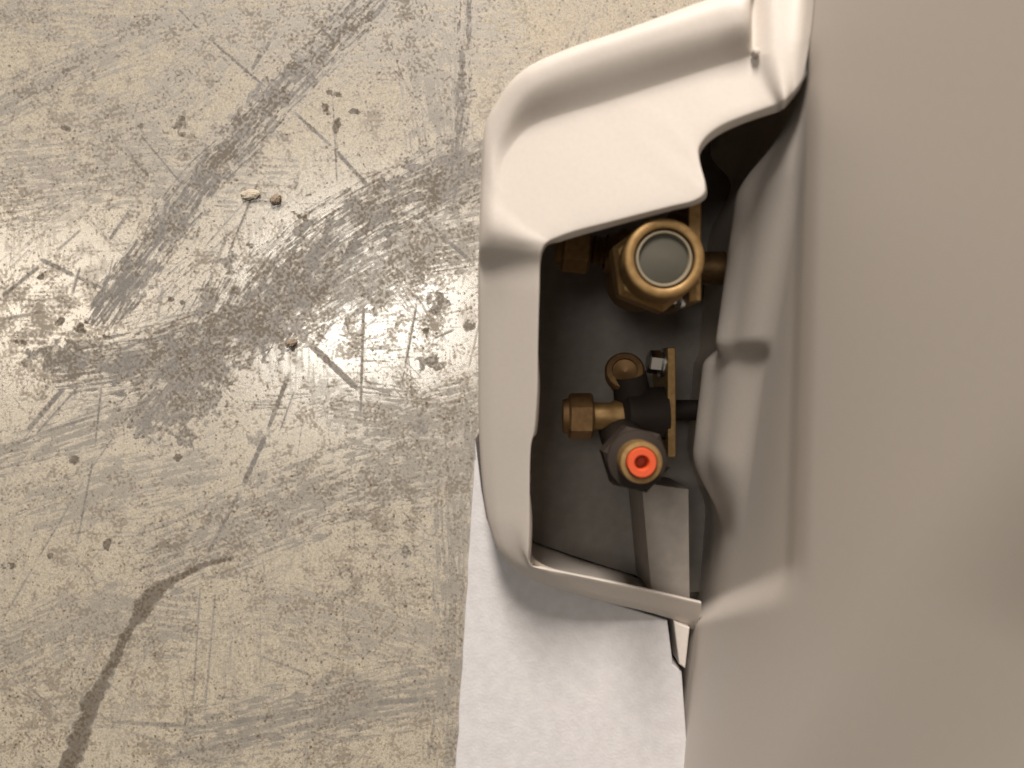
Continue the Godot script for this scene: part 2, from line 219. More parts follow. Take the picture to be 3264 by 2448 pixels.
func build(st: SurfaceTool, called: String, material: Material, parent: Node = null) -> MeshInstance3D:
	st.index()
	var o := MeshInstance3D.new()
	o.name = called
	o.mesh = st.commit()
	o.material_override = material
	(parent if parent else self).add_child(o, true)
	return o

func thing(called: String, label: String, category: String) -> Node3D:
	var o := Node3D.new()
	o.name = called
	o.set_meta("label", label)
	o.set_meta("category", category)
	add_child(o, true)
	return o

# profile of Vector2(radius, height) turned round an axis that starts at «at» and runs along «axis»
func lathe(st: SurfaceTool, at: Vector3, axis: Vector3, profile: Array, seg := 40) -> void:
	var w := axis.normalized()
	var u := w.cross(Vector3(0.31, 0.2, 0.93)).normalized()
	var v := w.cross(u)
	var count := profile.size() - 1
	var normals := []
	for i in count:
		var d: Vector2 = profile[i + 1] - profile[i]
		normals.append(Vector2(d.y, -d.x).normalized())
	for i in count:
		var n0: Vector2 = normals[i]
		var n1: Vector2 = normals[i]
		if i > 0 and n0.dot(normals[i - 1]) > 0.72:
			n0 = (n0 + normals[i - 1]).normalized()
		if i < count - 1 and n1.dot(normals[i + 1]) > 0.72:
			n1 = (n1 + normals[i + 1]).normalized()
		var a: Vector2 = profile[i]
		var b: Vector2 = profile[i + 1]
		for k in seg:
			var r0 := u * cos(TAU * k / seg) + v * sin(TAU * k / seg)
			var r1 := u * cos(TAU * (k + 1) / seg) + v * sin(TAU * (k + 1) / seg)
			quad(st, at + r0 * a.x + w * a.y, at + r1 * a.x + w * a.y, at + r1 * b.x + w * b.y, at + r0 * b.x + w * b.y,
				[r0 * n0.x + w * n0.y, r1 * n0.x + w * n0.y, r1 * n1.x + w * n1.y, r0 * n1.x + w * n1.y])

# a hexagonal nut with chamfered ends; inner is the radius of its bore (0 closes it)
func hex(st: SurfaceTool, at: Vector3, axis: Vector3, radius: float, height: float, turn := 0.0, inner := 0.0) -> void:
	var w := axis.normalized()
	var u := w.cross(Vector3(0.31, 0.2, 0.93)).normalized()
	var v := w.cross(u)
	var c := radius * 0.1
	var rows := [[inner, 0.0], [radius - c * 1.3, 0.0], [radius, c], [radius, height - c], [radius - c * 1.3, height], [inner, height]]
	for i in rows.size() - 1:
		for k in 6:
			var a0 := turn + TAU * k / 6.0
			var a1 := turn + TAU * (k + 1) / 6.0
			var d0 := u * cos(a0) + v * sin(a0)
			var d1 := u * cos(a1) + v * sin(a1)
			var out: Vector3 = (d0 + d1).normalized() * (1.0 if i in [1, 2, 3] else 0.0) + w * [-1.0, -0.8, 0.0, 0.8, 1.0][i]
			flat_quad(st, at + d0 * rows[i][0] + w * rows[i][1], at + d1 * rows[i][0] + w * rows[i][1], at + d1 * rows[i + 1][0] + w * rows[i + 1][1], at + d0 * rows[i + 1][0] + w * rows[i + 1][1], out)

# a box with bevelled edges between two corners
func block(st: SurfaceTool, lo: Vector3, hi: Vector3, bevel: float) -> void:
	var c := (lo + hi) * 0.5
	var h := (hi - lo) * 0.5
	var b := minf(bevel, minf(h.x, minf(h.y, h.z)) * 0.9)
	for axis in 3:
		for side in [-1.0, 1.0]:
			var n := Vector3.ZERO
			n[axis] = side
			var e1 := Vector3.ZERO
			var e2 := Vector3.ZERO
			e1[(axis + 1) % 3] = h[(axis + 1) % 3] - b
			e2[(axis + 2) % 3] = h[(axis + 2) % 3] - b
			var o := c + n * h[axis]
			flat_quad(st, o - e1 - e2, o + e1 - e2, o + e1 + e2, o - e1 + e2, n)
			# the bevel between this face and the next axis
			for side2 in [-1.0, 1.0]:
				var m := Vector3.ZERO
				m[(axis + 1) % 3] = side2
				var p := c + n * h[axis] + m * (h[(axis + 1) % 3] - b)
				var q := c + n * (h[axis] - b) + m * h[(axis + 1) % 3]
				quad(st, p - e2, p + e2, q + e2, q - e2, [n, n, m, m])
				if axis == 0:
					for side3 in [-1.0, 1.0]:
						var l := Vector3.ZERO
						l.z = side3
						tri(st, [p + l * (h.z - b), q + l * (h.z - b), c + n * (h.x - b) + m * (h.y - b) + l * h.z], [n, m, l])

# an upright solid over an outline of Vector2(x, z), with rounded upper edges
func slab(st: SurfaceTool, outline: PackedVector2Array, bottom: float, top: float, round_by: float) -> void:
	var rings := []
	for s in [[0.0, bottom], [0.0, top - round_by], [round_by * 0.3, top - round_by * 0.3], [round_by, top]]:
		var ring := outline.duplicate()
		var turn := -1.0 if Geometry2D.is_polygon_clockwise(outline) else 1.0
		for i in outline.size():
			var before := (outline[i] - outline[i - 1]).normalized()
			var after := (outline[(i + 1) % outline.size()] - outline[i]).normalized()
			var inward := (before + after).normalized().orthogonal() * -turn
			if not Geometry2D.is_point_in_polygon(outline[i] + inward * 0.02, outline):
				inward = -inward
			ring[i] = outline[i] + inward * s[0] / maxf(0.35, sqrt((1.0 + before.dot(after)) * 0.5))
		rings.append([ring, s[1]])
	for r in rings.size() - 1:
		for i in outline.size():
			var j := (i + 1) % outline.size()
			var a: Vector2 = rings[r][0][i]
			var b: Vector2 = rings[r][0][j]
			var c: Vector2 = rings[r + 1][0][j]
			var d: Vector2 = rings[r + 1][0][i]
			var e := outline[j] - outline[i]
			var out := Vector3(e.y, 0.0, -e.x).normalized()
			if Geometry2D.is_point_in_polygon((outline[i] + outline[j]) * 0.5 + Vector2(out.x, out.z) * 0.05, outline):
				out = -out
			flat_quad(st, Vector3(a.x, rings[r][1], a.y), Vector3(b.x, rings[r][1], b.y), Vector3(c.x, rings[r + 1][1], c.y), Vector3(d.x, rings[r + 1][1], d.y), out + Vector3.UP * 0.3 * r)
	var lid: PackedVector2Array = rings[-1][0]
	var index := Geometry2D.triangulate_polygon(lid)
	for i in range(0, index.size(), 3):
		for at in [[top, lid, Vector3.UP], [bottom, outline, Vector3.DOWN]]:
			var p := []
			for k in 3:
				var q: Vector2 = at[1][index[i + k]]
				p.append(Vector3(q.x, at[0], q.y))
			tri(st, p, [at[2], at[2], at[2]])

func wall_x(z: float) -> float:
	return WALL_X + WALL_SLOPE * z

# ---------------------------------------------------------------- floor
func texel(p: Vector2) -> Vector2:
	return Vector2(p.x - TILE_X0, p.y - TILE_Z0) * (TILE / TILE_MM)

func stroke(a: Vector2, b: Vector2, width: float, strength: float, ragged: float, into_dirt := false) -> void:
	var p := texel(a)
	var q := texel(b)
	var w := maxf(width * TILE / TILE_MM * 0.5, 0.6)
	var steps := int(p.distance_to(q) / maxf(0.7, w * 0.5)) + 1
	var alive := 1.0
	for i in steps + 1:
		var c := p.lerp(q, float(i) / steps)
		if rng.randf() < 0.25:
			alive = 1.0 - ragged * rng.randf()
		var ends := minf(1.0, minf(i + 0.4, steps - i + 0.4) / maxf(1.0, steps * 0.14)) if steps > 8 else 1.0
		var ww := w * (1.0 + ragged * (rng.randf() - 0.5)) * (0.45 + 0.55 * ends)
		var reach := int(ceil(ww)) + 1
		for dy in range(-reach, reach + 1):
			for dx in range(-reach, reach + 1):
				var x := int(c.x) + dx
				var y := int(c.y) + dy
				var d := Vector2(x + 0.5, y + 0.5).distance_to(c)
				var s := clampf(ww - d + 0.6, 0.0, 1.0) * strength * alive * ends
				if s > 0.0:
					var k := posmod(y, TILE) * TILE + posmod(x, TILE)
					if into_dirt:
						dirt[k] = maxf(dirt[k], s)
					else:
						scuff[k] = maxf(scuff[k], s)

func make_floor() -> void:
	scuff.resize(TILE * TILE)
	dirt.resize(TILE * TILE)
	var ragged_noise := FastNoiseLite.new()
	ragged_noise.noise_type = FastNoiseLite.TYPE_SIMPLEX
	ragged_noise.frequency = 0.05
	ragged_noise.fractal_octaves = 4
	ragged_noise.seed = 5
	# worn bare patches: ragged blots
	for b in FLOOR_BLOBS:
		var c := texel(Vector2(b[0], b[1]))
		var rx: float = b[2] * TILE / TILE_MM
		var rz: float = b[3] * TILE / TILE_MM
		var reach := int(maxf(rx, rz) * 1.7) + 2
		var small := maxf(rx, rz) < 10.0
		for dy in range(-reach, reach + 1):
			for dx in range(-reach, reach + 1):
				var v := Vector2(dx, dy).rotated(-deg_to_rad(b[4]))
				var d := Vector2(v.x / rx, v.y / rz).length()
				if d > 1.7:
					continue
				var x := int(c.x) + dx
				var y := int(c.y) + dy
				var s: float = clampf((1.12 - d + ragged_noise.get_noise_2d(x, y) * (1.2 if small else 1.25)) * (3.0 if small else 3.2), 0.0, 1.0) * b[5]
				if s > 0.0:
					var k := posmod(y, TILE) * TILE + posmod(x, TILE)
					scuff[k] = maxf(scuff[k], minf(s, 1.0) * (0.78 + 0.35 * ragged_noise.get_noise_2d(x * 3.0, y * 3.0)))
					if small:
						dirt[k] = maxf(dirt[k], s * 0.5)
	# bands of parallel scrapes
	for band in FLOOR_BUNDLES:
		var pts: Array = band[0]
		for k in pts.size() - 1:
			var p := texel(pts[k])
			var q := texel(pts[k + 1])
			var along := (q - p).normalized()
			var wide: float = band[1] * 0.62 * TILE / TILE_MM
			var box := Rect2(p, Vector2.ZERO).expand(q).grow(wide)
			for y in range(int(box.position.y), int(box.end.y)):
				for x in range(int(box.position.x), int(box.end.x)):
					var at := Vector2(x, y)
					var d := at.distance_to(Geometry2D.get_closest_point_to_segment(at, p, q)) / wide
					if d < 1.0:
						var e := Vector2(at.dot(along) * 0.22, at.dot(along.orthogonal()) * 2.6)
						var s: float = clampf((1.05 - d + 1.5 * ragged_noise.get_noise_2dv(e) + 0.9 * ragged_noise.get_noise_2d(x * 0.6, y * 0.6) - 0.42) * 2.6, 0.0, 1.0) * minf(1.0, band[3] * 1.15)
						if s > 0.0:
							var i := posmod(y, TILE) * TILE + posmod(x, TILE)
							scuff[i] = maxf(scuff[i], s)
		for i in band[2]:
			var at: float = rng.randf() * (pts.size() - 1.001)
			var k := int(at)
			var a: Vector2 = pts[k]
			var b: Vector2 = pts[k + 1]
			var dir := (b - a).normalized()
			var c: Vector2 = a.lerp(b, at - k) + dir.orthogonal() * band[1] * rng.randfn(0.0, 0.33)
			dir = dir.rotated(rng.randfn(0.0, 0.07))
			var half := rng.randf_range(2.0, 12.0)
			stroke(c - dir * half, c + dir * half, rng.randf_range(0.3, 0.85), band[3] * rng.randf_range(0.35, 1.0), 0.7)
	# single scratches
	for l in FLOOR_LINES:
		var a := Vector2(l[0], l[1])
		var b := Vector2(l[2], l[3])
		stroke(a, b, l[4] * 0.8, minf(1.0, l[5] * 1.25), 0.4)
		var side := (b - a).normalized().orthogonal()
		for i in 3:
			var f := rng.randf_range(-1.2, 1.2)
			stroke(a.lerp(b, rng.randf() * 0.4) + side * f, b.lerp(a, rng.randf() * 0.4) + side * f, 0.4, l[5] * 0.5, 0.8)
	for i in 3000:
		var c := Vector2(rng.randf_range(TILE_X0, TILE_X0 + TILE_MM), rng.randf_range(TILE_Z0, TILE_Z0 + TILE_MM))
		var angle: float = [0.0, -0.1, 1.52, 1.62, -0.75, -0.6, 1.1][rng.randi() % 7] + rng.randfn(0.0, 0.12)
		var half := absf(rng.randfn(1.0, 7.0))
		stroke(c - Vector2.from_angle(angle) * half, c + Vector2.from_angle(angle) * half, rng.randf_range(0.22, 0.45), rng.randf_range(0.1, 0.5), 0.85)
	for i in 420:
		var c := Vector2(rng.randf_range(TILE_X0, TILE_X0 + TILE_MM), rng.randf_range(TILE_Z0, TILE_Z0 + TILE_MM))
		var angle: float = [0.03, -0.15, 1.5, 1.66, -0.8, 0.8, -0.55, 2.05][rng.randi() % 8] + rng.randfn(0.0, 0.16)
		var e := c + Vector2.from_angle(angle) * rng.randf_range(8.0, 50.0)
		var bend := (c + e) * 0.5 + Vector2(rng.randfn(0.0, 0.6), rng.randfn(0.0, 0.6))
		var power := rng.randf_range(0.2, 0.75)
		var wide := rng.randf_range(0.28, 0.8)
		stroke(c, bend, wide, power, 0.6)
		stroke(bend, e, wide, power * 0.9, 0.6)
	# clusters of fine parallel scratches
	for i in 620:
		var c := Vector2(rng.randf_range(TILE_X0, TILE_X0 + TILE_MM), rng.randf_range(TILE_Z0, TILE_Z0 + TILE_MM))
		var angle: float = [-0.06, -0.12, 0.05, 1.5, 1.66, -0.72, -0.55, -0.95, 0.75, 2.0][rng.randi() % 10] + rng.randfn(0.0, 0.1)
		var wide := rng.randf_range(3.0, 13.0)
		var power := rng.randf_range(0.2, 0.75)
		for k in rng.randi_range(8, 34):
			var e := c + Vector2.from_angle(angle + PI / 2) * wide * rng.randfn(0.0, 0.5) + Vector2.from_angle(angle) * rng.randfn(0.0, 7.0)
			var dir := Vector2.from_angle(angle + rng.randfn(0.0, 0.05)) * rng.randf_range(0.8, 8.0)
			stroke(e - dir, e + dir, rng.randf_range(0.25, 0.75), power * rng.randf_range(0.5, 1.3), 0.8)
	# pin holes and specks
	for i in 24000:
		var c := Vector2(rng.randf_range(TILE_X0, TILE_X0 + TILE_MM), rng.randf_range(TILE_Z0, TILE_Z0 + TILE_MM))
		if ragged_noise.get_noise_2d(c.x * 0.35 + 300.0, c.y * 0.35) < rng.randf_range(-0.5, 0.35):
			continue
		var size := 0.22 + absf(rng.randfn(0.0, 0.24))
		stroke(c, c + Vector2.from_angle(rng.randf() * TAU) * size * 0.6, size, rng.randf_range(0.35, 0.95), 0.5, true)
	# the filled crack
	for i in FLOOR_CRACK.size() - 1:
		var a: Vector3 = FLOOR_CRACK[i]
		var b: Vector3 = FLOOR_CRACK[i + 1]
		for k in 26:
			var m := a.lerp(b, k / 26.0)
			var off := Vector2(rng.randfn(0.0, 0.34), rng.randfn(0.0, 0.34)) * m.z
			stroke(Vector2(m.x, m.y) + off, Vector2(m.x, m.y) + off * 1.2, m.z * rng.randf_range(1.3, 2.1), rng.randf_range(0.65, 0.85), 0.5)
			stroke(Vector2(m.x, m.y) + off, Vector2(m.x, m.y) + off * 1.1, m.z * rng.randf_range(1.2, 1.8), rng.randf_range(0.3, 0.55), 0.5, true)
	var coarse := seamless(0.006, 4, 51)
	var middle := seamless(0.028, 4, 52)
	var fine := seamless(0.16, 3, 53)
	var brushed := streaks(96, TILE, 54)
	var dragged := streaks(TILE, 128, 55)
	var colour := PackedByteArray()
	colour.resize(TILE * TILE * 3)
	var rough := PackedByteArray()
	rough.resize(TILE * TILE)
	var sealed := PackedByteArray()
	sealed.resize(TILE * TILE)
	var relief_map := PackedByteArray()
	relief_map.resize(TILE * TILE)
	for i in TILE * TILE:
		var c := coarse[i] / 255.0 - 0.5
		var m := middle[i] / 255.0 - 0.5
		var f := fine[i] / 255.0 - 0.5
		var h := brushed[i] / 255.0 - 0.5
		var v := dragged[i] / 255.0 - 0.5
		# cream cement film, rubbed through to grey in streaks
		var rubbed := clampf((h * 0.7 + 0.75 * c + 0.6 * m - 0.16) * 2.4, 0.0, 0.5) + clampf((v * 0.6 + 0.6 * m - 0.7 * c - 0.2) * 2.0, 0.0, 0.3)
		var s := clampf(maxf(scuff[i], rubbed * 0.8) * (1.0 + 0.9 * f) + 0.3 * scuff[i] * rubbed, 0.0, 1.0)
		var stain := clampf((c * 1.2 + m * 2.0 + f * 2.8 - 0.14) * 1.6, 0.0, 0.75)
		var d := clampf(dirt[i] + stain * 0.6, 0.0, 1.0)
		var tone := 1.0 + 0.16 * m + 0.26 * f + 0.10 * c + 0.16 * (rng.randf() - 0.5)
		var r := lerpf(186.0, 110.0, s) * tone
		var g := lerpf(176.0, 105.0, s) * tone
		var b := lerpf(158.0, 99.0, s) * tone
		r = lerpf(r, 84.0, d)
		g = lerpf(g, 72.0, d)
		b = lerpf(b, 56.0, d)
		colour[i * 3] = int(clampf(r, 0.0, 255.0))
		colour[i * 3 + 1] = int(clampf(g, 0.0, 255.0))
		colour[i * 3 + 2] = int(clampf(b, 0.0, 255.0))
		rough[i] = int(clampf(255.0 * (0.21 + 0.59 * s + 0.35 * d + 0.10 * m + 0.14 * f), 0.0, 255.0))
		sealed[i] = int(clampf(255.0 * (1.0 - 1.5 * s - d), 0.0, 255.0))
		relief_map[i] = int(clampf(190.0 - 90.0 * s - 110.0 * d + 40.0 * f, 0.0, 255.0))
	var mc := plain("concrete", Color.WHITE, 1.0)
	mc.albedo_texture = picture(colour, Image.FORMAT_RGB8)
	mc.roughness_texture = picture(rough, Image.FORMAT_L8)
	mc.roughness_texture_channel = BaseMaterial3D.TEXTURE_CHANNEL_RED
	mc.metallic_specular = 0.7
	mc.clearcoat_enabled = true
	mc.clearcoat = 1.0
	mc.clearcoat_roughness = 0.22
	mc.clearcoat_texture = picture(sealed, Image.FORMAT_L8)
	mc.heightmap_enabled = true
	mc.heightmap_texture = picture(relief_map, Image.FORMAT_L8)
	mc.heightmap_scale = 0.007
	var st := start()
	var size := 2500.0
	for ix in range(-5, 5):
		for iz in range(-5, 5):
			var x0 := ix * size / 5.0
			var z0 := iz * size / 5.0
			var x1 := x0 + size / 5.0
			var z1 := z0 + size / 5.0
			for p in [[x0, z0], [x1, z0], [x1, z1], [x0, z0], [x1, z1], [x0, z1]]:
				st.set_normal(Vector3.UP)
				st.set_uv(Vector2((p[0] - TILE_X0) / TILE_MM, (p[1] - TILE_Z0) / TILE_MM))
				st.add_vertex(Vector3(p[0], 0.0, p[1]) * MM)
	var o := build(st, "floor", mc)
	o.set_meta("kind", "structure")
	o.set_meta("label", "worn cream concrete floor with grey scuffs, scratches and a crack")
	scuff.clear()
	dirt.clear()

func seamless(frequency: float, octaves: int, seed_value: int) -> PackedByteArray:
	var n := FastNoiseLite.new()
	n.noise_type = FastNoiseLite.TYPE_SIMPLEX_SMOOTH
	n.frequency = frequency
	n.fractal_octaves = octaves
	n.seed = seed_value
	var im := n.get_seamless_image(TILE, TILE)
	im.convert(Image.FORMAT_L8)
	return im.get_data()

func streaks(w: int, h: int, seed_value: int) -> PackedByteArray:
	var n := FastNoiseLite.new()
	n.noise_type = FastNoiseLite.TYPE_SIMPLEX_SMOOTH
	n.frequency = 0.11
	n.fractal_octaves = 4
	n.seed = seed_value
	var im := n.get_seamless_image(w, h)
	im.convert(Image.FORMAT_L8)
	im.resize(TILE, TILE, Image.INTERPOLATE_CUBIC)
	return im.get_data()

func picture(data: PackedByteArray, format: int) -> ImageTexture:
	return ImageTexture.create_from_image(Image.create_from_data(TILE, TILE, false, format, data))

# ---------------------------------------------------------------- foam tray
func make_foam() -> void:
	var o := thing("foam_tray", "white foam packing tray on the concrete floor under the beige unit", "packing foam")
	var st := start()
	# the bed that the unit stands on
	slab(st, PackedVector2Array([Vector2(114, -225), Vector2(480, -225), Vector2(480, 225), Vector2(76, 225)]), 0.0, 24.0, 0.2)
	build(st, "tray_bed", mat.foam, o)
	st = start()
	# the raised rim outside the side panel, with a notch for the fixing tab
	var outline := PackedVector2Array([Vector2(-13.4, 20.0)])
	for k in range(28, COVER_RAILS.size() - 2):
		var p: Vector3 = COVER_RAILS[k][4]
		var q: Vector3 = COVER_RAILS[k][1]
		var away := Vector2(p.x - q.x, p.z - q.z).normalized()
		outline.append(Vector2(p.x, p.z) + away * 1.0)
	outline.append_array([Vector2(56.6, 86.0), Vector2(58.6, 102.0), Vector2(61.8, 104.6), Vector2(64.3, 139.6), Vector2(57.5, 218), Vector2(-25.2, 218)])
	# the cut left edge is not quite straight
	for i in range(1, 26):
		outline.append(Vector2(-25.2, 218).lerp(Vector2(-13.4, 20.0), i / 26.0) + Vector2(rng.randfn(0.0, 0.22), 0))
	slab(st, outline, 0.0, 62.0, 0.7)
	build(st, "tray_rim", mat.foam, o)

# ---------------------------------------------------------------- outdoor unit
func make_unit() -> void:
	var unit := thing("outdoor_unit", "beige outdoor air conditioner unit with an open valve cover on its side", "air conditioner")
	make_panel(unit)
	make_casing(unit)
	make_cover(unit)
	make_base(unit)
	make_gas_valve(unit)
	make_liquid_valve(unit)

func relief(y: float, z: float) -> float:
	var depth := 400.0 - y
	# pressed-in field round the valves
	var field := smoothstep(228.0, 262.0, depth + 0.195 * z) * (1.0 - smoothstep(-6.0, 6.0, z - (50.0 + (depth - 235.0) * 0.31)))
	field *= smoothstep(-98.0, -84.0, z)
	# added slanting step, shaped to stand in for a soft diagonal shadow
	var across := (Vector2(depth, z) - Vector2(195.0, 80.0)).dot(Vector2(49.0, -47.0).normalized())
	var shade_step := 1.0 - smoothstep(-30.0, 18.0, across)
	shade_step *= smoothstep(-5.0, 40.0, z)
	# rolled edge above the valves, in two stepped lengths
	var above := depth - (313.0 + 0.40 * (z + 36.0))
	var below := depth - (343.0 + 0.26 * (z - 14.0))
	var upper := (4.5 * exp(-pow(above / 6.0, 2.0)) + 8.0 * smoothstep(-40.0, -3.0, above)) * smoothstep(-84.0, -60.0, z) * (1.0 - smoothstep(-15.0, -7.0, z))
	var lower := (4.0 * exp(-pow(below / 5.5, 2.0)) + 10.0 * smoothstep(-44.0, -3.0, below)) * smoothstep(-15.0, -7.0, z) * (1.0 - smoothstep(24.0, 56.0, z))
	return (2.2 + 0.06 * maxf(depth + 0.195 * z - 246.0, 0.0)) * field + 5.0 * shade_step - upper - lower

func panel_point(y: float, z: float) -> Vector3:
	return Vector3(wall_x(z) + relief(y, z), y, z)

func make_panel(unit: Node3D) -> void:
	var st := start()
	var ny := 230
	var nz := 240
	for i in ny:
		for k in nz:
			var p := []
			var n := []
			for c in [[0, 0], [1, 0], [1, 1], [0, 1]]:
				var row: int = i + c[0]
				var y := lerpf(3.0, 124.5, row / 110.0) if row <= 110 else lerpf(124.5, 550.0, (row - 110) / 120.0)
				var z := lerpf(-215.0, 215.0, float(k + c[1]) / nz)
				p.append(panel_point(y, z))
				var dy := panel_point(y + 1.0, z) - panel_point(y - 1.0, z)
				var dz := panel_point(y, z + 1.0) - panel_point(y, z - 1.0)
				var m := dy.cross(dz).normalized()
				n.append(m if m.x < 0.0 else -m)
			quad(st, p[0], p[1], p[2], p[3], n)
	build(st, "side_panel", mat.beige_paint, unit)
func make_casing(unit: Node3D) -> void:
	var st := start()
	# the rest of the cabinet behind the side panel
	block(st, Vector3(116, 24.2, -214), Vector3(470, 548, 214), 6.0)
	build(st, "cabinet", mat.beige_paint, unit)
	st = start()
	block(st, Vector3(58, 550.5, -219), Vector3(474, 562, 219), 4.0)
	build(st, "top_panel", mat.beige_paint, unit)

func spline(a: Vector3, b: Vector3, c: Vector3, d: Vector3, f: float) -> Vector3:
	# centripetal Catmull-Rom
	var t1 := sqrt(maxf(a.distance_to(b), 0.001))
	var t2 := t1 + sqrt(maxf(b.distance_to(c), 0.001))
	var t3 := t2 + sqrt(maxf(c.distance_to(d), 0.001))
	var t := lerpf(t1, t2, f)
	var a1 := a.lerp(b, t / t1)
	var a2 := b.lerp(c, (t - t1) / (t2 - t1))
	var a3 := c.lerp(d, (t - t2) / (t3 - t2))
	var b1 := a1.lerp(a2, t / t2)
	var b2 := a2.lerp(a3, (t - t1) / (t3 - t1))
	return b1.lerp(b2, (t - t1) / (t2 - t1))

func cover_section(rails: Array) -> Array:
	# from the lower edge of the inner lip, over the face and the ridge, down the skirt
	var l1: Vector3 = rails[0]
	var p1: Vector3 = rails[1]
	var p2: Vector3 = rails[2]
	var r1: Vector3 = rails[3]
	var r2: Vector3 = rails[4]
	var away := Vector3(r2.x - p1.x, 0, r2.z - p1.z).normalized()
	var foot := Vector3(r2.x, 3.0, r2.z) + away * 0.5
	var open := Vector3(l1.x - p1.x, 0, l1.z - p1.z).normalized()
	var low := l1 + Vector3(0, -2.6, 0) + open * 2.0 * maxf(0.0, open.z)
	var pts := [low, low.lerp(l1, 0.7), l1.lerp(p1, minf(0.2, 0.5 / maxf(l1.distance_to(p1), 0.1))), p1, p2.lerp(p1, 0.07), p2.lerp(r1, 0.09), r1.lerp(p2, 0.25), r1.lerp(r2, 0.35), r2.lerp(r1, 0.2), r2.lerp(foot, 0.035), foot]
	for pass_number in 3:
		var cut := [pts[0]]
		for i in pts.size() - 1:
			cut.append(pts[i].lerp(pts[i + 1], 0.25))
			cut.append(pts[i].lerp(pts[i + 1], 0.75))
		cut.append(pts[-1])
		pts = cut
	return pts

func make_cover(unit: Node3D) -> void:
	var sections := []
	var count := COVER_RAILS.size()
	for k in count - 1:
		var steps := 6
		for s in steps + (1 if k == count - 2 else 0):
			var rails := []
			for r in 5:
				rails.append(spline(COVER_RAILS[maxi(k - 1, 0)][r] if k > 0 else COVER_RAILS[0][r] * 2.0 - COVER_RAILS[1][r], COVER_RAILS[k][r], COVER_RAILS[k + 1][r],
					COVER_RAILS[k + 2][r] if k + 2 < count else COVER_RAILS[k + 1][r] * 2.0 - COVER_RAILS[k][r], float(s) / steps))
			sections.append(cover_section(rails))
	var rows: int = sections[0].size()
	var normals := []
	for i in sections.size():
		var line := []
		for j in rows:
			var along: Vector3 = sections[mini(i + 1, sections.size() - 1)][j] - sections[maxi(i - 1, 0)][j]
			var across: Vector3 = sections[i][mini(j + 1, rows - 1)] - sections[i][maxi(j - 1, 0)]
			line.append(across.cross(along).normalized())
		normals.append(line)
	if normals[60][rows / 3].y < 0.0:
		for line in normals:
			for j in rows:
				line[j] = -line[j]
	var st := start()
	for i in sections.size() - 1:
		for j in rows - 1:
			quad(st, sections[i][j], sections[i + 1][j], sections[i + 1][j + 1], sections[i][j + 1], [normals[i][j], normals[i + 1][j], normals[i + 1][j + 1], normals[i][j + 1]])
	# the inside of the moulding, 2.4 mm behind the outside
	var first := 24
	for i in sections.size() - 1:
		for j in range(first - 1, rows - 1):
			var p := []
			var n := []
			for c in [[i, j], [i + 1, j], [i + 1, j + 1], [i, j + 1]]:
				var m: Vector3 = normals[c[0]][c[1]]
				p.append(sections[c[0]][0] if c[1] < first else sections[c[0]][c[1]] - m * 2.4)
				n.append(-m)
			quad(st, p[0], p[1], p[2], p[3], n)
	var cover := build(st, "valve_cover", mat.beige_paint, unit)
	# moulding nib at the end of the ridge
	st = start()
	lathe(st, Vector3(70.2, 131.0, -95.6), Vector3(0, 1, 0), [Vector2(0.0, 0.0), Vector2(1.2, 0.0), Vector2(1.1, 2.0), Vector2(0.8, 2.6), Vector2(0.0, 2.8)], 16)
	build(st, "nib", mat.beige_paint, cover)

func make_base(unit: Node3D) -> void:
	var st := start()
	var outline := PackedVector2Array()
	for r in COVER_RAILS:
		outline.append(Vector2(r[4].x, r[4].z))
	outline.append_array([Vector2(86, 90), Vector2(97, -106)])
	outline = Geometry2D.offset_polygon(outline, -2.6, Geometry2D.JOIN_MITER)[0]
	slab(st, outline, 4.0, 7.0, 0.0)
	build(st, "base_pan", mat.shaded_inner_paint, unit)
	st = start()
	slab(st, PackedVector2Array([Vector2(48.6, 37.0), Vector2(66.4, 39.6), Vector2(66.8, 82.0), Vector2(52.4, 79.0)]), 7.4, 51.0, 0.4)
	build(st, "base_flange", mat.shaded_inner_paint, unit)
	st = start()
	slab(st, PackedVector2Array([Vector2(58.4, 85.6), Vector2(64.2, 88.0), Vector2(62.6, 102.8), Vector2(60.4, 101.2)]), 25.0, 64.5, 0.5)
	build(st, "fixing_tab", mat.beige_paint, unit)

func ring_stack(st: SurfaceTool, at: Vector3, axis: Vector3, radius: float, turns: int, pitch: float) -> void:
	# screw thread as a row of ridges
	var profile := [Vector2(0.0, 0.0), Vector2(radius * 0.86, 0.0)]
	for i in turns:
		profile.append(Vector2(radius, (i + 0.45) * pitch))
		profile.append(Vector2(radius * 0.86, (i + 0.95) * pitch))
	profile.append(Vector2(0.0, turns * pitch))
	lathe(st, at, axis, profile, 28)

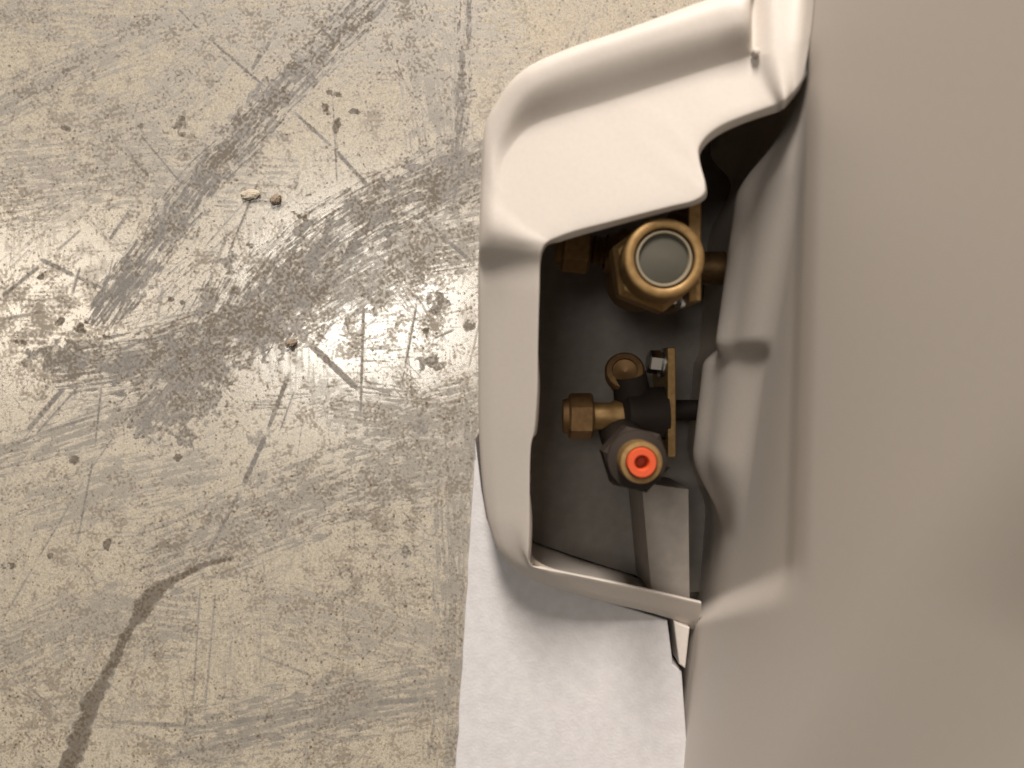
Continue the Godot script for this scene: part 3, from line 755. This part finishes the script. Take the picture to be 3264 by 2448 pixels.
func make_gas_valve(unit: Node3D) -> void:
	var v := Node3D.new()
	v.name = "service_valve"
	v.set_meta("label", "larger brass service valve with a round grey cap")
	unit.add_child(v, true)
	var c := Vector3(45.4, 0, -37.4)
	var st := start()
	# outer collar of the flare nut: rim, groove
	lathe(st, Vector3(c.x, 108.7, c.z), Vector3.UP, [Vector2(12.04, 0.00), Vector2(12.04, 13.80), Vector2(11.85, 14.6), Vector2(11.45, 15.0), Vector2(9.5, 15.1), Vector2(9.1, 14.8), Vector2(8.87, 13.14), Vector2(8.76, 9.86)], 56)
	build(st, "collar", mat.brass, v)
	st = start()
	hex(st, Vector3(c.x, 95.6, c.z), Vector3.UP, 14.89, 13.58, 0.35, 6.0)
	build(st, "flare_nut", mat.brass, v)
	st = start()
	lathe(st, Vector3(c.x, 115.3, c.z), Vector3.UP, [Vector2(8.54, 0.00), Vector2(8.54, 7.01), Vector2(8.21, 7.67), Vector2(7.77, 7.67), Vector2(7.45, 7.01), Vector2(7.34, 5.47)], 48)
	build(st, "seal_ring", mat.pale_seal, v)
	st = start()
	lathe(st, Vector3(c.x, 113.1, c.z), Vector3.UP, [Vector2(7.39, 0.00), Vector2(7.39, 8.10), Vector2(7.01, 8.43), Vector2(0.00, 8.65)], 40)
	build(st, "grey_cap", mat.grey_cap, v)
	st = start()
	lathe(st, Vector3(c.x, 54.0, c.z), Vector3.UP, [Vector2(0.00, 0.00), Vector2(10.40, 0.00), Vector2(10.95, 4.38), Vector2(10.95, 32.85), Vector2(8.76, 37.23), Vector2(8.76, 42.70)], 32)
	lathe(st, Vector3(57.0, 69.3, -43.8), Vector3(-1, 0, -0.12), [Vector2(10.5, 0.0), Vector2(10.5, 10.0), Vector2(9.3, 12.0), Vector2(9.3, 19.0), Vector2(7.1, 21.2), Vector2(6.6, 24.0)], 32)
	lathe(st, Vector3(60.0, 56.0, -43.0), Vector3(1, 0, 0), [Vector2(6.0, 0.0), Vector2(6.0, 34.0)], 28)
	build(st, "valve_body", mat.dull_brass, v)
	st = start()
	ring_stack(st, Vector3(36.1, 71.5, -46.6), Vector3(-1, 0, -0.12), 5.2, 5, 1.6)
	build(st, "threaded_neck", mat.dull_brass, v)
	st = start()
	hex(st, Vector3(27.6, 71.5, -47.7), Vector3(-1, 0, -0.08), 8.76, 10.07, 0.2)
	lathe(st, Vector3(17.6, 71.5, -48.4), Vector3(-1, 0, -0.08), [Vector2(6.79, 0.00), Vector2(6.35, 1.75), Vector2(0.00, 2.41)], 24)
	build(st, "stem_cap", mat.brass, v)
	st = start()
	block(st, Vector3(56.6, 48.0, -62.0), Vector3(61.0, 101.0, -26.5), 0.6)
	build(st, "bracket", mat.brass, v)
	st = start()
	hex(st, Vector3(54.6, 90.0, -30.6), Vector3(-1, 0.15, 0.1), 3.9, 4.4, 0.4)
	lathe(st, Vector3(56.4, 90.0, -30.6), Vector3(-1, 0.15, 0.1), [Vector2(5.4, 0.0), Vector2(5.4, 1.4), Vector2(2.0, 1.9)], 24)
	build(st, "bolt", mat.zinc, v)

func make_liquid_valve(unit: Node3D) -> void:
	var v := Node3D.new()
	v.name = "service_valve"
	v.set_meta("label", "smaller dark service valve with an orange plug")
	unit.add_child(v, true)
	var c := Vector3(39.7, 0, 24.1)
	var st := start()
	lathe(st, Vector3(c.x, 104, c.z), Vector3.UP, [Vector2(6.6, 0.0), Vector2(6.6, 10.2), Vector2(6.3, 10.8), Vector2(5.0, 11.0), Vector2(4.75, 10.5), Vector2(4.7, 6.0)], 44)
	build(st, "flare_end", mat.brass, v)
	st = start()
	lathe(st, Vector3(c.x, 106, c.z), Vector3.UP, [Vector2(4.65, 0.0), Vector2(4.65, 9.6), Vector2(4.3, 10.3), Vector2(2.5, 10.3), Vector2(2.1, 9.8), Vector2(1.8, 3.0), Vector2(0.0, 3.0)], 40)
	build(st, "plug", mat.orange_plastic, v)
	st = start()
	hex(st, Vector3(c.x, 90, c.z), Vector3.UP, 11.0, 14.5, 0.5, 5.0)
	lathe(st, Vector3(c.x, 104, c.z), Vector3.UP, [Vector2(9.6, 0.0), Vector2(9.3, 1.2), Vector2(6.4, 1.8)], 36)
	build(st, "flare_nut", mat.dark_metal, v)
	st = start()
	lathe(st, Vector3(c.x, 90, c.z), Vector3(0.02, -1, -0.22), [Vector2(8.2, 0.0), Vector2(7.2, 8.0), Vector2(7.4, 22.0), Vector2(8.4, 26.0), Vector2(8.4, 36.0), Vector2(0, 36.0)], 32)
	lathe(st, Vector3(55.5, 64, 10.5), Vector3(-1, 0.04, 0.05), [Vector2(9.6, 0.0), Vector2(9.6, 8.0), Vector2(8.8, 9.5), Vector2(8.8, 14.0), Vector2(6.0, 16.0)], 32)
	lathe(st, Vector3(57.0, 46, 10.0), Vector3(1, 0, 0), [Vector2(4.0, 0.0), Vector2(4.0, 32.0)], 24)
	lathe(st, Vector3(44.0, 63, 6.0), Vector3(-0.2, 0.25, -1.0), [Vector2(7.0, 0.0), Vector2(6.4, 6.0), Vector2(6.2, 10.0)], 28)
	build(st, "valve_body", mat.dark_metal, v)
	st = start()
	lathe(st, Vector3(40.5, 65, 11.6), Vector3(-1, 0, 0), [Vector2(5.8, 0), Vector2(5.8, 4), Vector2(4.9, 5), Vector2(4.9, 11.0)], 28)
	build(st, "stem_neck", mat.brass, v)
	st = start()
	hex(st, Vector3(29.2, 65, 11.6), Vector3(-1, 0, 0), 8.4, 9.0, 0.2)
	lathe(st, Vector3(20.3, 65, 11.6), Vector3(-1, 0, 0), [Vector2(6.6, 0.0), Vector2(6.0, 2.0), Vector2(0.0, 2.4)], 24)
	build(st, "stem_cap", mat.dull_brass, v)
	st = start()
	lathe(st, Vector3(41.5, 56, -1.0), Vector3(-0.1, 1.0, -0.35), [Vector2(0, 0), Vector2(5.6, 0), Vector2(5.6, 7.0), Vector2(7.2, 8.0), Vector2(7.2, 11.0), Vector2(6.4, 12.0), Vector2(4.6, 12.2), Vector2(4.4, 11.0), Vector2(0, 10.0)], 32)
	build(st, "charge_port", mat.dull_brass, v)
	st = start()
	block(st, Vector3(54.8, 38, -13.0), Vector3(57.9, 72, 26.0), 0.5)
	build(st, "bracket", mat.brass, v)
	st = start()
	hex(st, Vector3(53.4, 65.5, -7.6), Vector3(-1, 0.12, -0.1), 4.2, 4.6, 0.1)
	lathe(st, Vector3(54.7, 65.5, -7.6), Vector3(-1, 0.12, -0.1), [Vector2(5.2, 0.0), Vector2(5.2, 1.2), Vector2(2.0, 1.6)], 24)
	build(st, "bolt", mat.zinc, v)

# ---------------------------------------------------------------- grit on the floor
func make_pebbles() -> void:
	pebble(Vector3(-112.4, 0, -81.4), Vector3(4.2, 1.1, 2.2), 0.15, mat.pale_stone, "pale yellowish chip of stone lying on the concrete beside a brown pebble", 1)
	pebble(Vector3(-101.6, 0, -79.2), Vector3(2.6, 1.3, 2.0), 0.7, mat.brown_stone, "small brown pebble lying on the concrete beside a pale chip", 2)
	pebble(Vector3(-94.8, 0, -17.6), Vector3(2.6, 1.1, 1.6), 0.5, mat.brown_stone, "tiny brown flake on the grey scuff nearest the valve opening", 3)

func pebble(at: Vector3, size: Vector3, turn: float, material: Material, label: String, seed_value: int) -> void:
	var n := FastNoiseLite.new()
	n.seed = seed_value
	n.frequency = 0.9
	var st := start()
	var rows := 14
	var seg := 22
	var grid := []
	for i in rows + 1:
		var line := []
		for k in seg:
			var a := PI * i / rows
			var b := TAU * k / seg
			var d := Vector3(sin(a) * cos(b), cos(a), sin(a) * sin(b))
			var r := 1.0 + 0.34 * n.get_noise_3dv(d * 1.4) + 0.12 * n.get_noise_3dv(d * 4.0)
			var p := d * r * size
			line.append(Vector3(p.x, maxf(p.y + size.y * 0.85, 0.0), p.z).rotated(Vector3.UP, turn))
		grid.append(line)
	for i in rows:
		for k in seg:
			var a: Vector3 = grid[i][k]
			var b: Vector3 = grid[i][(k + 1) % seg]
			var c: Vector3 = grid[i + 1][(k + 1) % seg]
			var d: Vector3 = grid[i + 1][k]
			flat_quad(st, a, b, c, d, (a + b + c + d) * 0.25 - Vector3(0, size.y, 0))
	var o := build(st, "pebble", material)
	o.position = at * MM
	o.set_meta("label", label)
	o.set_meta("category", "pebble")
	o.set_meta("group", "grit lying on the concrete floor")
